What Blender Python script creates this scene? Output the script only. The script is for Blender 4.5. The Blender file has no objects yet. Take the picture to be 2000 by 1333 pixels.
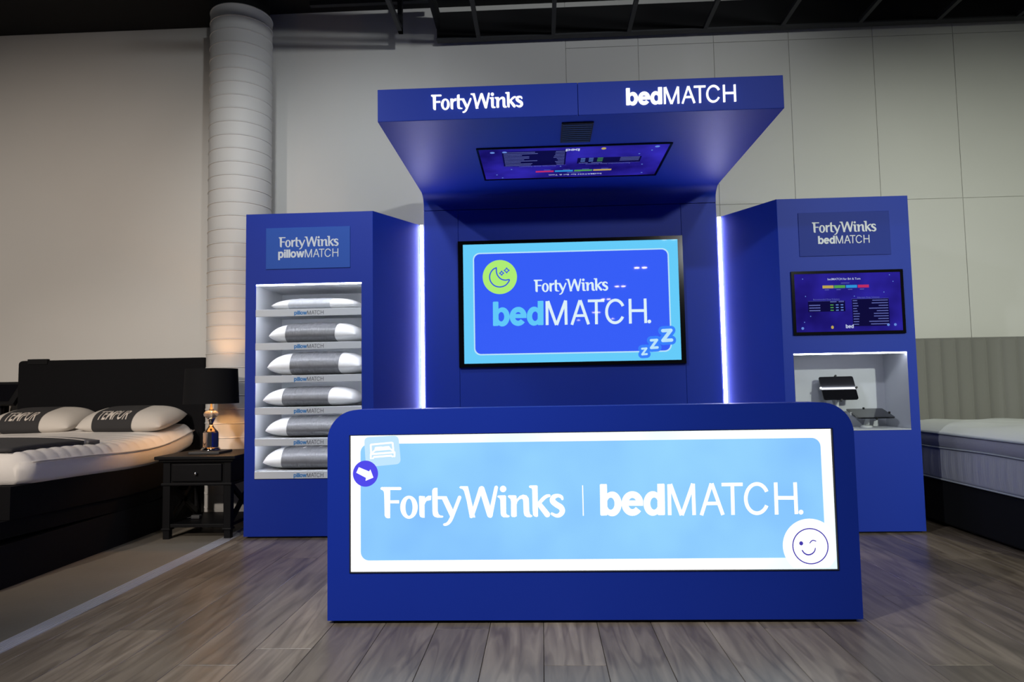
import bpy, bmesh, math, random
from mathutils import Vector, Matrix
random.seed(7)
SC = bpy.context.scene
COL = SC.collection
PI = math.pi

# ------------------------------------------------------------------ camera
def cam_axes(yaw, pitch, roll):
    y, p, r = (math.radians(a) for a in (yaw, pitch, roll))
    fwd = Vector((-math.sin(y)*math.cos(p), math.cos(y)*math.cos(p), math.sin(p)))
    right = Vector((math.cos(y), math.sin(y), 0)); up = right.cross(fwd)
    return right*math.cos(r)+up*math.sin(r), -right*math.sin(r)+up*math.cos(r), fwd
cd = bpy.data.cameras.new('camera'); cam = bpy.data.objects.new('camera', cd); COL.objects.link(cam)
_r, _u, _f = cam_axes(2.4506, 3.8496, -1.0055)
cam.matrix_world = Matrix(((_r.x, _u.x, -_f.x, 0), (_r.y, _u.y, -_f.y, 0), (_r.z, _u.z, -_f.z, .95), (0, 0, 0, 1)))
cd.lens = 23.994; cd.sensor_width = 36; cd.sensor_fit = 'HORIZONTAL'
cd.clip_start = .05; cd.clip_end = 60
cd.dof.use_dof = True; cd.dof.focus_distance = 3.3; cd.dof.aperture_fstop = 3.5
SC.camera = cam

# ------------------------------------------------------------------ world, lamps, exposure
W = bpy.data.worlds.new('world'); SC.world = W; W.use_nodes = True
W.node_tree.nodes['Background'].inputs[0].default_value = (.80, .86, 1.0, 1)
W.node_tree.nodes['Background'].inputs[1].default_value = .05
vs = SC.view_settings
vs.view_transform = 'Standard'; vs.look = 'None'; vs.gamma = 1; vs.use_curve_mapping = False; vs.exposure = 0

def spot(name, loc, aim, watts, col, deg, blend=1.0, rad=.05):
    d = bpy.data.lights.new(name, 'SPOT'); d.energy = watts; d.color = col
    d.spot_size = math.radians(deg); d.spot_blend = blend; d.shadow_soft_size = rad
    o = bpy.data.objects.new(name, d); COL.objects.link(o); o.location = loc
    o.rotation_euler = (Vector(aim)-Vector(loc)).to_track_quat('-Z', 'Y').to_euler()
    return o
# unseen added spots: far ones wash the wall, nearer ones pick out the display
spot('spot_wash_left', (-3.0, -4.2, 3.65), (-4.1, 5.45, 1.15), 1750, (1, .88, .77), 37, rad=.12)
spot('spot_wash_mid', (3.4, -4.2, 3.6), (-.4, 5.45, 3.5), 950, (.94, .98, 1), 34, rad=.15)
spot('spot_wall_mid', (-1.5, 2.9, 3.62), (-1.35, 5.45, 1.9), 120, (.93, .98, 1), 84, rad=.12)
spot('spot_wall_canopy', (2.0, 2.9, 3.62), (1.9, 5.45, 2.1), 60, (.95, 1, .92), 84, rad=.12)
spot('spot_wash_right', (3.9, -4.2, 3.65), (3.5, 5.45, 1.0), 2100, (.94, 1, .86), 35, rad=.12)
spot('spot_key', (-2.6, .3, 3.65), (-.1, 3.4, .6), 420, (.88, .93, 1), 66)
spot('spot_counter', (-1.9, .7, 3.65), (-.7, 2.8, .6), 300, (.88, .93, 1), 46)
spot('spot_front', (.8, .2, 3.65), (.5, 2.9, .2), 160, (.95, .97, 1), 75)
spot('spot_bed', (-3.3, -.4, 3.65), (-3.3, 4.2, .5), 400, (1, .90, .80), 40)
spot('spot_floor_right', (3.4, .8, 3.65), (2.6, 3.4, 0), 80, (.97, 1, .80), 75)

# ------------------------------------------------------------------ materials
MATS = {}
def srgb(r, g, b):
    f = lambda c: (c/255/12.92) if c/255 <= .04045 else ((c/255+.055)/1.055)**2.4
    return (f(r), f(g), f(b), 1)
def mat(name, col, rough=.5, metal=0, spec=.5, emit=None, est=0, bump=None, var=0, coat=0, trans=0, sheen=0):
    """procedural principled material; bump=(scale, strength[, stretch xyz]); var = colour mottling"""
    m = bpy.data.materials.new(name); m.use_nodes = True; nt = m.node_tree; b = nt.nodes['Principled BSDF']
    b.inputs['Base Color'].default_value = col; b.inputs['Roughness'].default_value = rough
    b.inputs['Metallic'].default_value = metal; b.inputs['Specular IOR Level'].default_value = spec
    b.inputs['Coat Weight'].default_value = coat; b.inputs['Coat Roughness'].default_value = .03
    b.inputs['Transmission Weight'].default_value = trans
    if sheen: b.inputs['Sheen Weight'].default_value = sheen
    if emit:
        b.inputs['Emission Color'].default_value = emit; b.inputs['Emission Strength'].default_value = est
    if bump or var:
        tc = nt.nodes.new('ShaderNodeTexCoord'); mp = nt.nodes.new('ShaderNodeMapping')
        nt.links.new(tc.outputs['Object'], mp.inputs[0])
        mp.inputs['Scale'].default_value = (bump[2] if bump and len(bump) > 2 else (1, 1, 1))
        n = nt.nodes.new('ShaderNodeTexNoise'); n.inputs['Scale'].default_value = bump[0] if bump else 3
        n.inputs['Detail'].default_value = 5
        nt.links.new(mp.outputs[0], n.inputs['Vector'])
        if bump:
            bp = nt.nodes.new('ShaderNodeBump'); bp.inputs['Strength'].default_value = bump[1]; bp.inputs['Distance'].default_value = .01
            nt.links.new(n.outputs['Fac'], bp.inputs['Height']); nt.links.new(bp.outputs[0], b.inputs['Normal'])
        if var:
            n2 = nt.nodes.new('ShaderNodeTexNoise'); n2.inputs['Scale'].default_value = 2.2; n2.inputs['Detail'].default_value = 4
            nt.links.new(tc.outputs['Object'], n2.inputs['Vector'])
            mx = nt.nodes.new('ShaderNodeMix'); mx.data_type = 'RGBA'
            mx.inputs['A'].default_value = tuple(c*(1-var) for c in col[:3])+(1,)
            mx.inputs['B'].default_value = tuple(min(1, c*(1+var)) for c in col[:3])+(1,)
            nt.links.new(n2.outputs['Fac'], mx.inputs['Factor']); nt.links.new(mx.outputs['Result'], b.inputs['Base Color'])
    MATS[name] = m
    return m
def glow(name, rgb, st=1.0, gloss=None):
    """a lit surface: screens (glossy glass in front) or backlit film"""
    c = srgb(*rgb)
    return mat(name, (0, 0, 0, 1), rough=.02 if gloss else .6, spec=gloss or .0, emit=c, est=st)

mat('blue', (.0075, .034, .36, 1), rough=.50, spec=.26, var=.05)
mat('blue_sign_sheen', (.028, .10, .46, 1), rough=.5, spec=.2)  # left board: light sheen painted in as a paler blue
mat('blue_sign_plain', (.007, .027, .27, 1), rough=.5, spec=.2)  # right board: same kind of sign, no sheen in its colour
mat('lamp_housing', (.01, .01, .01, 1), rough=.5)
glow('lamp_face', (255, 232, 215), 60)
mat('toe_black', (.004, .004, .006, 1), rough=.8)
mat('letter_print', (.72, .75, .80, 1), rough=.6)
glow('letter_lit', (255, 255, 255), 1.15)
glow('led', (218, 216, 255), 60)
glow('led_shelf', (240, 244, 255), 24)
glow('led_niche', (240, 244, 255), 15)
mat('shelf_white', (.70, .72, .75, 1), rough=.5)
mat('niche_grey', (.46, .48, .53, 1), rough=.55)
mat('print_blue', srgb(60, 135, 200), rough=.6)
mat('print_grey', srgb(95, 97, 104), rough=.6)
mat('tv_black', (.003, .003, .004, 1), rough=.12, spec=.3)
for n, c in dict(tv_cyan=(104, 208, 255), tv_pale=(190, 232, 255), tv_blue=(56, 96, 252), tv_green=(178, 242, 120), tv_line=(56, 90, 225),
                 tv_text=(226, 246, 255), tv_bed=(100, 205, 255), tv_halo=(58, 130, 255)).items():
    glow(n, c, .95, gloss=.5)
for n, c in dict(sc_white=(205, 215, 245), sc_dim=(105, 115, 190), sc_box=(12, 8, 62), sc_yellow=(205, 180, 90), sc_green=(88, 172, 84),
                 sc_cyan=(50, 160, 235), sc_red=(205, 50, 110), sc_blue=(110, 150, 235)).items():
    glow(n, c, .8, gloss=.5)
for n, c in dict(box_white=(255, 255, 255), box_blue=(142, 206, 255), box_tile=(196, 232, 255), box_badge=(82, 76, 236), box_line=(70, 60, 170)).items():
    glow(n, c, 1.0)
MATS['box_white'].node_tree.nodes['Principled BSDF'].inputs['Emission Strength'].default_value = 1.25
def noise_glow(name, stops, scale, st, gloss, stretch=(1, 1, 1)):
    m = glow(name, (10, 10, 10), st, gloss); nt = m.node_tree; b = nt.nodes['Principled BSDF']
    tc = nt.nodes.new('ShaderNodeTexCoord'); mp = nt.nodes.new('ShaderNodeMapping'); mp.inputs['Scale'].default_value = stretch
    n = nt.nodes.new('ShaderNodeTexNoise'); n.inputs['Scale'].default_value = scale; n.inputs['Detail'].default_value = 3
    r = nt.nodes.new('ShaderNodeValToRGB')
    r.color_ramp.elements[0].position, r.color_ramp.elements[1].position = stops[0][0], stops[1][0]
    r.color_ramp.elements[0].color, r.color_ramp.elements[1].color = srgb(*stops[0][1]), srgb(*stops[1][1])
    nt.links.new(tc.outputs['Object'], mp.inputs[0]); nt.links.new(mp.outputs[0], n.inputs['Vector'])
    nt.links.new(n.outputs['Fac'], r.inputs[0]); nt.links.new(r.outputs[0], b.inputs['Emission Color'])
    return m
noise_glow('sc_bg', ((.35, (22, 12, 100)), (.75, (58, 48, 200))), 2.6, .8, .5)
noise_glow('box_field', ((.3, (128, 190, 255)), (.7, (158, 222, 255))), 1.6, 1.0, None)
noise_glow('box_border', ((.46, (255, 255, 255)), (.66, (190, 236, 255))), 1.1, 1.2, None)
mat('wall_paint', (.60, .588, .56, 1), rough=.75, bump=(60, .04), var=.03)
mat('column_paint', (.62, .61, .59, 1), rough=.6, bump=(40, .05))
mat('ceiling_black', (.0035, .0035, .004, 1), rough=.9)
mat('grid_black', (.02, .021, .025, 1), rough=.6)
mat('concrete', (.20, .175, .14, 1), rough=.55, bump=(35, .12), var=.25)
mat('aluminium', (.52, .50, .50, 1), rough=.45, metal=.15)
mat('black_fabric', (.0055, .0055, .0065, 1), rough=.95, bump=(220, .25), spec=.15)
mat('black_wood', (.004, .004, .005, 1), rough=.45, spec=.22, bump=(30, .05, (1, 8, 1)))
mat('black_shade', (.006, .006, .007, 1), rough=.85, spec=.2)
mat('shade_lining', (.30, .24, .16, 1), rough=.7)
mat('mattress_white', (.74, .71, .68, 1), rough=.85, bump=(90, .10))
mat('mattress_side', (.50, .47, .46, 1), rough=.9, bump=(160, .15))
mat('pillow_white', (.70, .69, .67, 1), rough=.8, bump=(9, .35))
mat('pillow_sleeve', (.13, .13, .136, 1), rough=.36, bump=(14, .9, (3, .6, .6)))
mat('pillow_sleeve_pale', (.40, .41, .43, 1), rough=.45, bump=(14, .6, (3, .6, .6)))
mat('bed_pillow', (.58, .54, .49, 1), rough=.85, bump=(10, .12))
mat('bed_sleeve', (.028, .027, .028, 1), rough=.9, bump=(200, .1))
mat('runner_dark', (.038, .037, .040, 1), rough=.9, bump=(150, .2))
mat('runner_grey', (.16, .155, .155, 1), rough=.9, bump=(150, .2))
mat('runner_piping', (.50, .48, .46, 1), rough=.8)
mat('mirror_chrome', (.55, .50, .46, 1), rough=.06, metal=1)
mat('chrome', (.75, .74, .72, 1), rough=.12, metal=1)
mat('crystal', (.85, .80, .74, 1), rough=.04, trans=.75)
mat('coaster_grey', (.05, .05, .052, 1), rough=.5)
mat('headboard_grey', (.185, .18, .165, 1), rough=.95, bump=(260, .3), sheen=.2)
mat('top_quilt', (.76, .77, .75, 1), rough=.85, bump=(12, .25))
mat('mattress_border', (.42, .425, .46, 1), rough=.8, bump=(26, .5, (1, 3, .2)))
mat('mattress_band', (.33, .33, .37, 1), rough=.85, bump=(120, .2))
mat('piping_pale', (.42, .45, .46, 1), rough=.7)
mat('base_black', (.006, .006, .007, 1), rough=.9, spec=.2)
mat('tablet_black', (.006, .006, .008, 1), rough=.03, spec=1.0)
mat('plastic_black', (.008, .008, .009, 1), rough=.4)
mat('plastic_white', (.62, .64, .68, 1), rough=.35)
mat('text_cream', (.62, .56, .50, 1), rough=.7)
glow('bulb', (255, 190, 120), 260)

def plank_material():
    m = bpy.data.materials.new('oak_plank'); m.use_nodes = True; nt = m.node_tree; b = nt.nodes['Principled BSDF']
    L = nt.links.new
    tc = nt.nodes.new('ShaderNodeTexCoord'); oi = nt.nodes.new('ShaderNodeObjectInfo')
    ad = nt.nodes.new('ShaderNodeVectorMath'); ad.operation = 'MULTIPLY_ADD'
    cb = nt.nodes.new('ShaderNodeCombineXYZ'); L(oi.outputs['Random'], cb.inputs[0]); L(oi.outputs['Random'], cb.inputs[1])
    L(cb.outputs[0], ad.inputs[0]); ad.inputs[1].default_value = (17, 31, 0); L(tc.outputs['Object'], ad.inputs[2])
    mp = nt.nodes.new('ShaderNodeMapping'); mp.inputs['Scale'].default_value = (9, .9, 1); L(ad.outputs[0], mp.inputs[0])
    n = nt.nodes.new('ShaderNodeTexNoise'); n.inputs['Scale'].default_value = 2.0; n.inputs['Detail'].default_value = 8; n.inputs['Distortion'].default_value = 1.2
    L(mp.outputs[0], n.inputs['Vector'])
    mp2 = nt.nodes.new('ShaderNodeMapping'); mp2.inputs['Scale'].default_value = (5, .55, 1); L(ad.outputs[0], mp2.inputs[0])
    w = nt.nodes.new('ShaderNodeTexNoise'); w.inputs['Scale'].default_value = 1.3; w.inputs['Detail'].default_value = 2
    L(mp2.outputs[0], w.inputs['Vector'])
    ml = nt.nodes.new('ShaderNodeMath'); ml.operation = 'MULTIPLY'; ml.inputs[1].default_value = 46; L(w.outputs['Fac'], ml.inputs[0])
    sn = nt.nodes.new('ShaderNodeMath'); sn.operation = 'SINE'; L(ml.outputs[0], sn.inputs[0])
    mr = nt.nodes.new('ShaderNodeMapRange'); mr.inputs['From Min'].default_value = .55; mr.inputs['From Max'].default_value = 1.0; L(sn.outputs[0], mr.inputs[0])
    rp = nt.nodes.new('ShaderNodeValToRGB'); L(n.outputs['Fac'], rp.inputs[0])
    rp.color_ramp.elements[0].position = .3; rp.color_ramp.elements[0].color = (.13, .098, .068, 1)
    rp.color_ramp.elements[1].position = .72; rp.color_ramp.elements[1].color = (.30, .235, .17, 1)
    mx = nt.nodes.new('ShaderNodeMix'); mx.data_type = 'RGBA'; mx.blend_type = 'MULTIPLY'
    mu = nt.nodes.new('ShaderNodeMath'); mu.operation = 'MULTIPLY'; mu.inputs[1].default_value = .38; L(mr.outputs[0], mu.inputs[0])
    L(mu.outputs[0], mx.inputs['Factor']); L(rp.outputs[0], mx.inputs['A']); mx.inputs['B'].default_value = (.35, .30, .26, 1)
    hv = nt.nodes.new('ShaderNodeHueSaturation'); L(mx.outputs['Result'], hv.inputs['Color'])
    vr = nt.nodes.new('ShaderNodeMapRange'); vr.inputs['To Min'].default_value = .72; vr.inputs['To Max'].default_value = 1.22; L(oi.outputs['Random'], vr.inputs[0]); L(vr.outputs[0], hv.inputs['Value'])
    L(hv.outputs[0], b.inputs['Base Color'])
    bp = nt.nodes.new('ShaderNodeBump'); bp.inputs['Strength'].default_value = .10; bp.inputs['Distance'].default_value = .006
    L(n.outputs['Fac'], bp.inputs['Height']); L(bp.outputs[0], b.inputs['Normal'])
    b.inputs['Roughness'].default_value = .30; b.inputs['Specular IOR Level'].default_value = .5
    MATS['oak_plank'] = m
plank_material()

# ------------------------------------------------------------------ object helpers
ORG = {}
def tag(o, label=None, cat=None, group=None, kind=None):
    for k, v in (('label', label), ('category', cat), ('group', group), ('kind', kind)):
        if v: o[k] = v
    return o
def thing(name, label, cat, loc, group=None, kind=None):
    o = bpy.data.objects.new(name, None); COL.objects.link(o); o.location = loc; o.empty_display_size = .1
    ORG[o] = Vector(loc)
    return tag(o, label, cat, group, kind)
def obj(name, bm, m, parent=None, smooth=False, label=None, org=None):
    """one mesh object; bm is in world coordinates"""
    o0 = ORG[parent] if parent else Vector(org or (0, 0, 0))
    if o0.length: bmesh.ops.translate(bm, verts=bm.verts, vec=-o0)
    me = bpy.data.meshes.new(name); bm.to_mesh(me); bm.free()
    if smooth: me.shade_smooth()
    me.materials.append(MATS[m])
    o = bpy.data.objects.new(name, me); COL.objects.link(o)
    if parent: o.parent = parent
    else: o.location = o0
    ORG[o] = o0
    if label: o['label'] = label
    return o
def BM(): return bmesh.new()
def box(bm, x0, x1, y0, y1, z0, z1, bev=0, seg=2):
    r = bmesh.ops.create_cube(bm, size=1)
    vs_ = r['verts']
    bmesh.ops.scale(bm, verts=vs_, vec=(x1-x0, y1-y0, z1-z0))
    bmesh.ops.translate(bm, verts=vs_, vec=((x0+x1)/2, (y0+y1)/2, (z0+z1)/2))
    if bev:
        es = list({e for v in vs_ for e in v.link_edges})
        bmesh.ops.bevel(bm, geom=es, offset=bev, segments=seg, affect='EDGES', profile=.5)
    return bm
def bx(*a, **k): return box(BM(), *a, **k)
def prism(bm, pts, lo, hi, axis='z'):
    """closed prism of a polygon; axis: x, y or z; pts are the two other coordinates in order"""
    def P(p, t): return {'z': (p[0], p[1], t), 'y': (p[0], t, p[1]), 'x': (t, p[0], p[1])}[axis]
    a = [bm.verts.new(P(p, lo)) for p in pts]; b = [bm.verts.new(P(p, hi)) for p in pts]
    bm.faces.new(a); bm.faces.new(b[::-1])
    n = len(pts)
    for i in range(n): bm.faces.new((a[i], b[i], b[(i+1) % n], a[(i+1) % n]))
    bmesh.ops.recalc_face_normals(bm, faces=bm.faces)
    return bm
def plate(outer, holes, F, t):
    """flat plate with holes, front face on the frame F, t thick behind it"""
    bm = BM(); edges = []
    for loop in [outer]+holes:
        v = [bm.verts.new(at(F, *p)) for p in loop]
        edges += [bm.edges.new((v[i], v[(i+1) % len(v)])) for i in range(len(v))]
    r = bmesh.ops.triangle_fill(bm, use_beauty=True, use_dissolve=False, edges=edges)
    fs = [g for g in bm.faces]
    ex = bmesh.ops.extrude_face_region(bm, geom=fs)
    bmesh.ops.translate(bm, verts=[g for g in ex['geom'] if isinstance(g, bmesh.types.BMVert)], vec=-F[3]*t)
    bmesh.ops.recalc_face_normals(bm, faces=bm.faces)
    return bm
def lathe(bm, prof, cx, cy, n=32, cap=True):
    rings = []
    for r, z in prof:
        rings.append([bm.verts.new((cx+r*math.cos(2*PI*i/n), cy+r*math.sin(2*PI*i/n), z)) for i in range(n)])
    for a, b in zip(rings, rings[1:]):
        for i in range(n): bm.faces.new((a[i], a[(i+1) % n], b[(i+1) % n], b[i]))
    if cap: bm.faces.new(rings[0][::-1]); bm.faces.new(rings[-1])
    bmesh.ops.recalc_face_normals(bm, faces=bm.faces)
    return bm
def tube(bm, pts, r, n=8):
    P = [Vector(p) for p in pts]; rings = []
    for i, p in enumerate(P):
        d = (P[min(i+1, len(P)-1)]-P[max(i-1, 0)]).normalized()
        a = d.cross(Vector((0, 0, 1)) if abs(d.z) < .9 else Vector((1, 0, 0))).normalized(); b = d.cross(a)
        rr = r[i] if isinstance(r, (list, tuple)) else r
        rings.append([bm.verts.new(p+(a*math.cos(2*PI*k/n)+b*math.sin(2*PI*k/n))*rr) for k in range(n)])
    for a, b in zip(rings, rings[1:]):
        for i in range(n): bm.faces.new((a[i], a[(i+1) % n], b[(i+1) % n], b[i]))
    bm.faces.new(rings[0][::-1]); bm.faces.new(rings[-1])
    bmesh.ops.recalc_face_normals(bm, faces=bm.faces)
    return bm
def rrect(x0, x1, z0, z1, r, n=8):
    out = []
    for cx, cz, a in ((x1-r, z1-r, 0), (x0+r, z1-r, 90), (x0+r, z0+r, 180), (x1-r, z0+r, 270)):
        for i in range(n+1):
            t = math.radians(a+90*i/n); out.append((cx+r*math.cos(t), cz+r*math.sin(t)))
    return out

# ------------------------------------------------------------------ flat print: frames, polygons, strokes
X, Y, Z = Vector((1, 0, 0)), Vector((0, 1, 0)), Vector((0, 0, 1))
def frame(o, u=X, v=Z): return (Vector(o), Vector(u), Vector(v), Vector(u).cross(Vector(v)))
def at(F, u, v, off=0): return F[0]+F[1]*u+F[2]*v+F[3]*off
def gpoly(bm, F, pts, off):
    bm.faces.new([bm.verts.new(at(F, p[0], p[1], off)) for p in pts])
def gring(bm, F, a, b, off):
    n = len(a); A = [bm.verts.new(at(F, *p, off)) for p in a]; B = [bm.verts.new(at(F, *p, off)) for p in b]
    for i in range(n): bm.faces.new((A[i], A[(i+1) % n], B[(i+1) % n], B[i]))
def ell(cx, cy, rx, ry, n=40, a0=0, a1=360):
    return [(cx+rx*math.cos(math.radians(a0+(a1-a0)*i/n)), cy+ry*math.sin(math.radians(a0+(a1-a0)*i/n))) for i in range(n if a1-a0 == 360 else n+1)]
def smooth_path(pts, k=5):
    if len(pts) < 3: return pts
    out = []
    for i in range(len(pts)-1):
        p0, p1, p2, p3 = pts[max(i-1, 0)], pts[i], pts[i+1], pts[min(i+2, len(pts)-1)]
        for j in range(k):
            t = j/k
            out.append(tuple(.5*(2*b+(c-a)*t+(2*a-5*b+4*c-d)*t*t+(-a+3*b-3*c+d)*t**3) for a, b, c, d in zip(p0, p1, p2, p3)))
    return out+[pts[-1]]
def stroke_polys(pts, caps='r', curve=False):
    """pts (x, y, width) -> list of polygons"""
    pts = [tuple(map(float, p)) for p in pts]
    if curve: pts = smooth_path(pts)
    polys = []; L, R = [], []
    for i, (x, y, w) in enumerate(pts):
        a, b = pts[max(i-1, 0)], pts[min(i+1, len(pts)-1)]
        dx, dy = b[0]-a[0], b[1]-a[1]; l = math.hypot(dx, dy) or 1
        nx, ny = -dy/l*w/2, dx/l*w/2
        L.append((x+nx, y+ny)); R.append((x-nx, y-ny))
    for i in range(len(pts)-1): polys.append([L[i], R[i], R[i+1], L[i+1]])
    if caps == 'r':
        for x, y, w in (pts[0], pts[-1]): polys.append(ell(x, y, w/2, w/2, 14))
    return polys

# --- traced logo letter shapes. every glyph set is a list of polygons in (u, v), cap height 1, baseline 0
def norm(polys, x0, base, H, kx=0.0117, flip=True):
    out = []
    for p in polys:
        q = []
        for x, y in p:
            bl = base-kx*(x-x0); v = (bl-y)/H
            q.append(((x-x0-(x-652)/20150*(y-bl))/H, v))
        out.append(q)
    return out
def logo_forty():
    S = []
    def s(*p, caps='r', curve=False): S.extend(stroke_polys(p, caps, curve))
    c1 = lambda x, y: (740+x*.095, 930+y*.095); c2 = lambda x, y: (920+x*.115, 930+y*.115)
    def a(pts, sc, f): return [f(p[0], p[1])+(p[2]*sc,) for p in pts]
    def A(*pts, **k): s(*a(pts, .095, c1), **k)
    def B(*pts, **k): s(*a(pts, .115, c2), **k)
    def poly1(*pts): S.append([c1(*p) for p in pts])
    def poly2(*pts): S.append([c2(*p) for p in pts])
    # F
    A((60, 262, 60), (440, 264, 62)); A((205, 537, 62), (420, 537, 66), caps='b')
    poly1((110, 260), (235, 260), (232, 870), (185, 876), (140, 860), (117, 820), (107, 380), (98, 325), (60, 285))
    # o
    oo = [c1(*p) for p in ell(627, 648, 183, 237)]; ii = [c1(*p) for p in ell(627, 648, 74, 178)]
    for i in range(40): S.append([oo[i], oo[(i+1) % 40], ii[(i+1) % 40], ii[i]])
    # r
    poly1((835, 428), (850, 415), (962, 424), (960, 470), (953, 560), (955, 865), (900, 862), (862, 845), (845, 800), (840, 600))
    poly1((953, 600), (952, 480), (985, 440), (1030, 414), (1093, 412), (1088, 500), (1040, 512), (995, 520), (968, 560))
    # t
    poly1((1112, 310), (1130, 270), (1165, 252), (1222, 252), (1228, 730), (1246, 790), (1280, 818), (1335, 825), (1345, 845), (1325, 862), (1215, 862), (1160, 845), (1130, 810), (1118, 740))
    poly1((1210, 422), (1415, 424), (1430, 490), (1210, 486))
    # y
    poly1((1300, 450), (1412, 424), (1560, 730), (1540, 830), (1488, 845))
    A((1682, 450, 74), (1560, 760, 74), (1500, 900, 76), (1450, 970, 68), (1400, 1000, 58), (1365, 1004, 50), curve=True)
    # W
    poly1((1675, 240), (1700, 220), (1855, 220), (1885, 340), (1975, 720), (2010, 860), (1895, 860), (1830, 520), (1775, 320), (1745, 280), (1690, 262))
    B((25, 690, 64), (40, 680, 64), (190, 222, 74)); B((205, 225, 92), (345, 665, 100)); B((352, 680, 74), (452, 205, 62))
    # i
    S.append([c2(*p) for p in ell(570, 230, 55, 55, 24)])
    poly2((470, 355), (490, 340), (600, 336), (620, 350), (622, 640), (640, 665), (680, 680), (682, 697), (655, 710), (575, 708), (540, 685), (528, 640), (522, 420), (508, 385), (480, 372))
    # n
    poly2((648, 355), (668, 336), (780, 338), (797, 350), (800, 380), (803, 690), (770, 706), (720, 702), (706, 680), (705, 450), (695, 400), (660, 372))
    poly2((795, 410), (850, 350), (912, 326), (970, 340), (1005, 385), (1012, 450), (1015, 600), (1030, 655), (1068, 680), (1066, 698), (1040, 708), (975, 706), (935, 680), (920, 630), (915, 470), (908, 410), (890, 396), (850, 408), (815, 445), (800, 500))
    # k
    poly2((1008, 190), (1025, 172), (1140, 170), (1158, 182), (1165, 690), (1145, 704), (1110, 698), (1080, 670), (1072, 560), (1066, 250), (1055, 220), (1020, 212))
    B((1168, 490, 60), (1250, 400, 62), (1310, 355, 58), (1355, 346, 48), curve=True); B((1195, 500, 84), (1322, 662, 96))
    # s
    B((1578, 402, 40), (1560, 365, 55), (1500, 345, 60), (1430, 370, 84), (1412, 432, 96), (1470, 490, 96), (1550, 540, 96), (1578, 605, 92), (1540, 665, 78), (1475, 682, 58), (1400, 648, 44), curve=True)
    return norm(S, 742, 1012.6, 60.5, .008)
def fix_w(polys): return polys
FORTY = logo_forty(); FORTY_W = max(x for p in FORTY for x, y in p)

def c3norm(polys): return norm([[(1160+x*.21, 930+y*.21) for x, y in p] for p in polys], 1171.5, 1009.5, 62, .0117)
def ring_polys(a, b): return [[a[i], a[(i+1) % len(a)], b[(i+1) % len(b)], b[i]] for i in range(len(a))]
def g_bed():
    S = []
    S.append([(55, 90), (65, 84), (118, 84), (122, 92), (128, 370), (120, 378), (68, 380), (60, 372)])
    S += ring_polys(ell(172, 270, 88, 116), ell(158, 268, 36, 57))
    S += stroke_polys([(300, 262, 50), (462, 262, 50)], 'b')
    S += stroke_polys([(x, y, 63) for x, y in ell(362, 266, 71, 84, 30, -8, -360+38)], 'b')
    S.append([(595, 82), (658, 80), (664, 88), (668, 368), (660, 374), (606, 374), (598, 366)])
    S += ring_polys(ell(553, 265, 87, 115), ell(566, 266, 36, 57))
    return S
def g_match():
    S = []
    for p in (((706, 85, 34), (712, 374, 34)), ((716, 85, 38), (822, 374, 34)), ((930, 80, 38), (826, 374, 34)), ((930, 80, 34), (940, 372, 34)),
              ((1100, 78, 34), (1008, 374, 34)), ((1104, 78, 34), (1208, 370, 34)), ((1045, 265, 32), (1158, 263, 32)),
              ((1195, 88, 32), (1391, 86, 32)), ((1295, 90, 34), (1302, 370, 34)),
              ((1696, 68, 34), (1706, 366, 34)), ((1875, 67, 34), (1888, 361, 34)), ((1700, 211, 34), (1882, 211, 34))):
        S += stroke_polys(p, 'b')
    S += stroke_polys([(x, y, 34) for x, y in ell(1523, 218, 103, 136, 40, -28, -332)], 'b')
    return S
BED, MATCH = c3norm(g_bed()), c3norm(g_match())
DOT = c3norm([ell(1930, 343, 22, 22, 20)])
BEDM_W = max(x for p in MATCH for x, y in p); BED_W = max(x for p in BED for x, y in p); MATCH_X = min(x for p in MATCH for x, y in p)
def g_pillow():
    """heavy lowercase letters in the same style, cap height 1"""
    S = []; st = .225; xh = .76
    def stem(x, z0, z1): S.append([(x, z0), (x+st, z0), (x+st, z1), (x, z1)])
    stem(0, -.26, xh); S.extend(ring_polys(ell(.37, xh/2, .31, .40), ell(.32, xh/2, .125, .20))); x = .72
    stem(x, 0, xh); S.append([(x, .83), (x+st, .83), (x+st, 1.0), (x, 1.0)]); x += st+.05
    stem(x, 0, 1.0); x += st+.05
    stem(x, 0, 1.0); x += st+.01
    S.extend(ring_polys(ell(x+.36, xh/2, .36, .40), ell(x+.36, xh/2, .14, .20))); x += .72
    for a, b in (((x+.09, xh), (x+.29, 0)), ((x+.29, 0), (x+.49, xh)), ((x+.49, xh), (x+.69, 0)), ((x+.69, 0), (x+.89, xh))):
        S.append([(a[0]-.105, a[1]), (a[0]+.105, a[1]), (b[0]+.105, b[1]), (b[0]-.105, b[1])])
    return S, x+1.0
PILLOW, PILLOW_W = g_pillow()
def shift(polys, dx): return [[(x+dx, y) for x, y in p] for p in polys]
def put(bm, F, polys, u0, v0, H, off):
    for i, p in enumerate(polys): gpoly(bm, F, [(u0+x*H, v0+y*H) for x, y in p], off+i*6e-6)
    return bm
def raise_letters(bm, F, t):
    fs = list(bm.faces); ex = bmesh.ops.extrude_face_region(bm, geom=fs)
    bmesh.ops.translate(bm, verts=[g for g in ex['geom'] if isinstance(g, bmesh.types.BMVert)], vec=F[3]*t)
    bmesh.ops.recalc_face_normals(bm, faces=bm.faces)
    return bm
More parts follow.
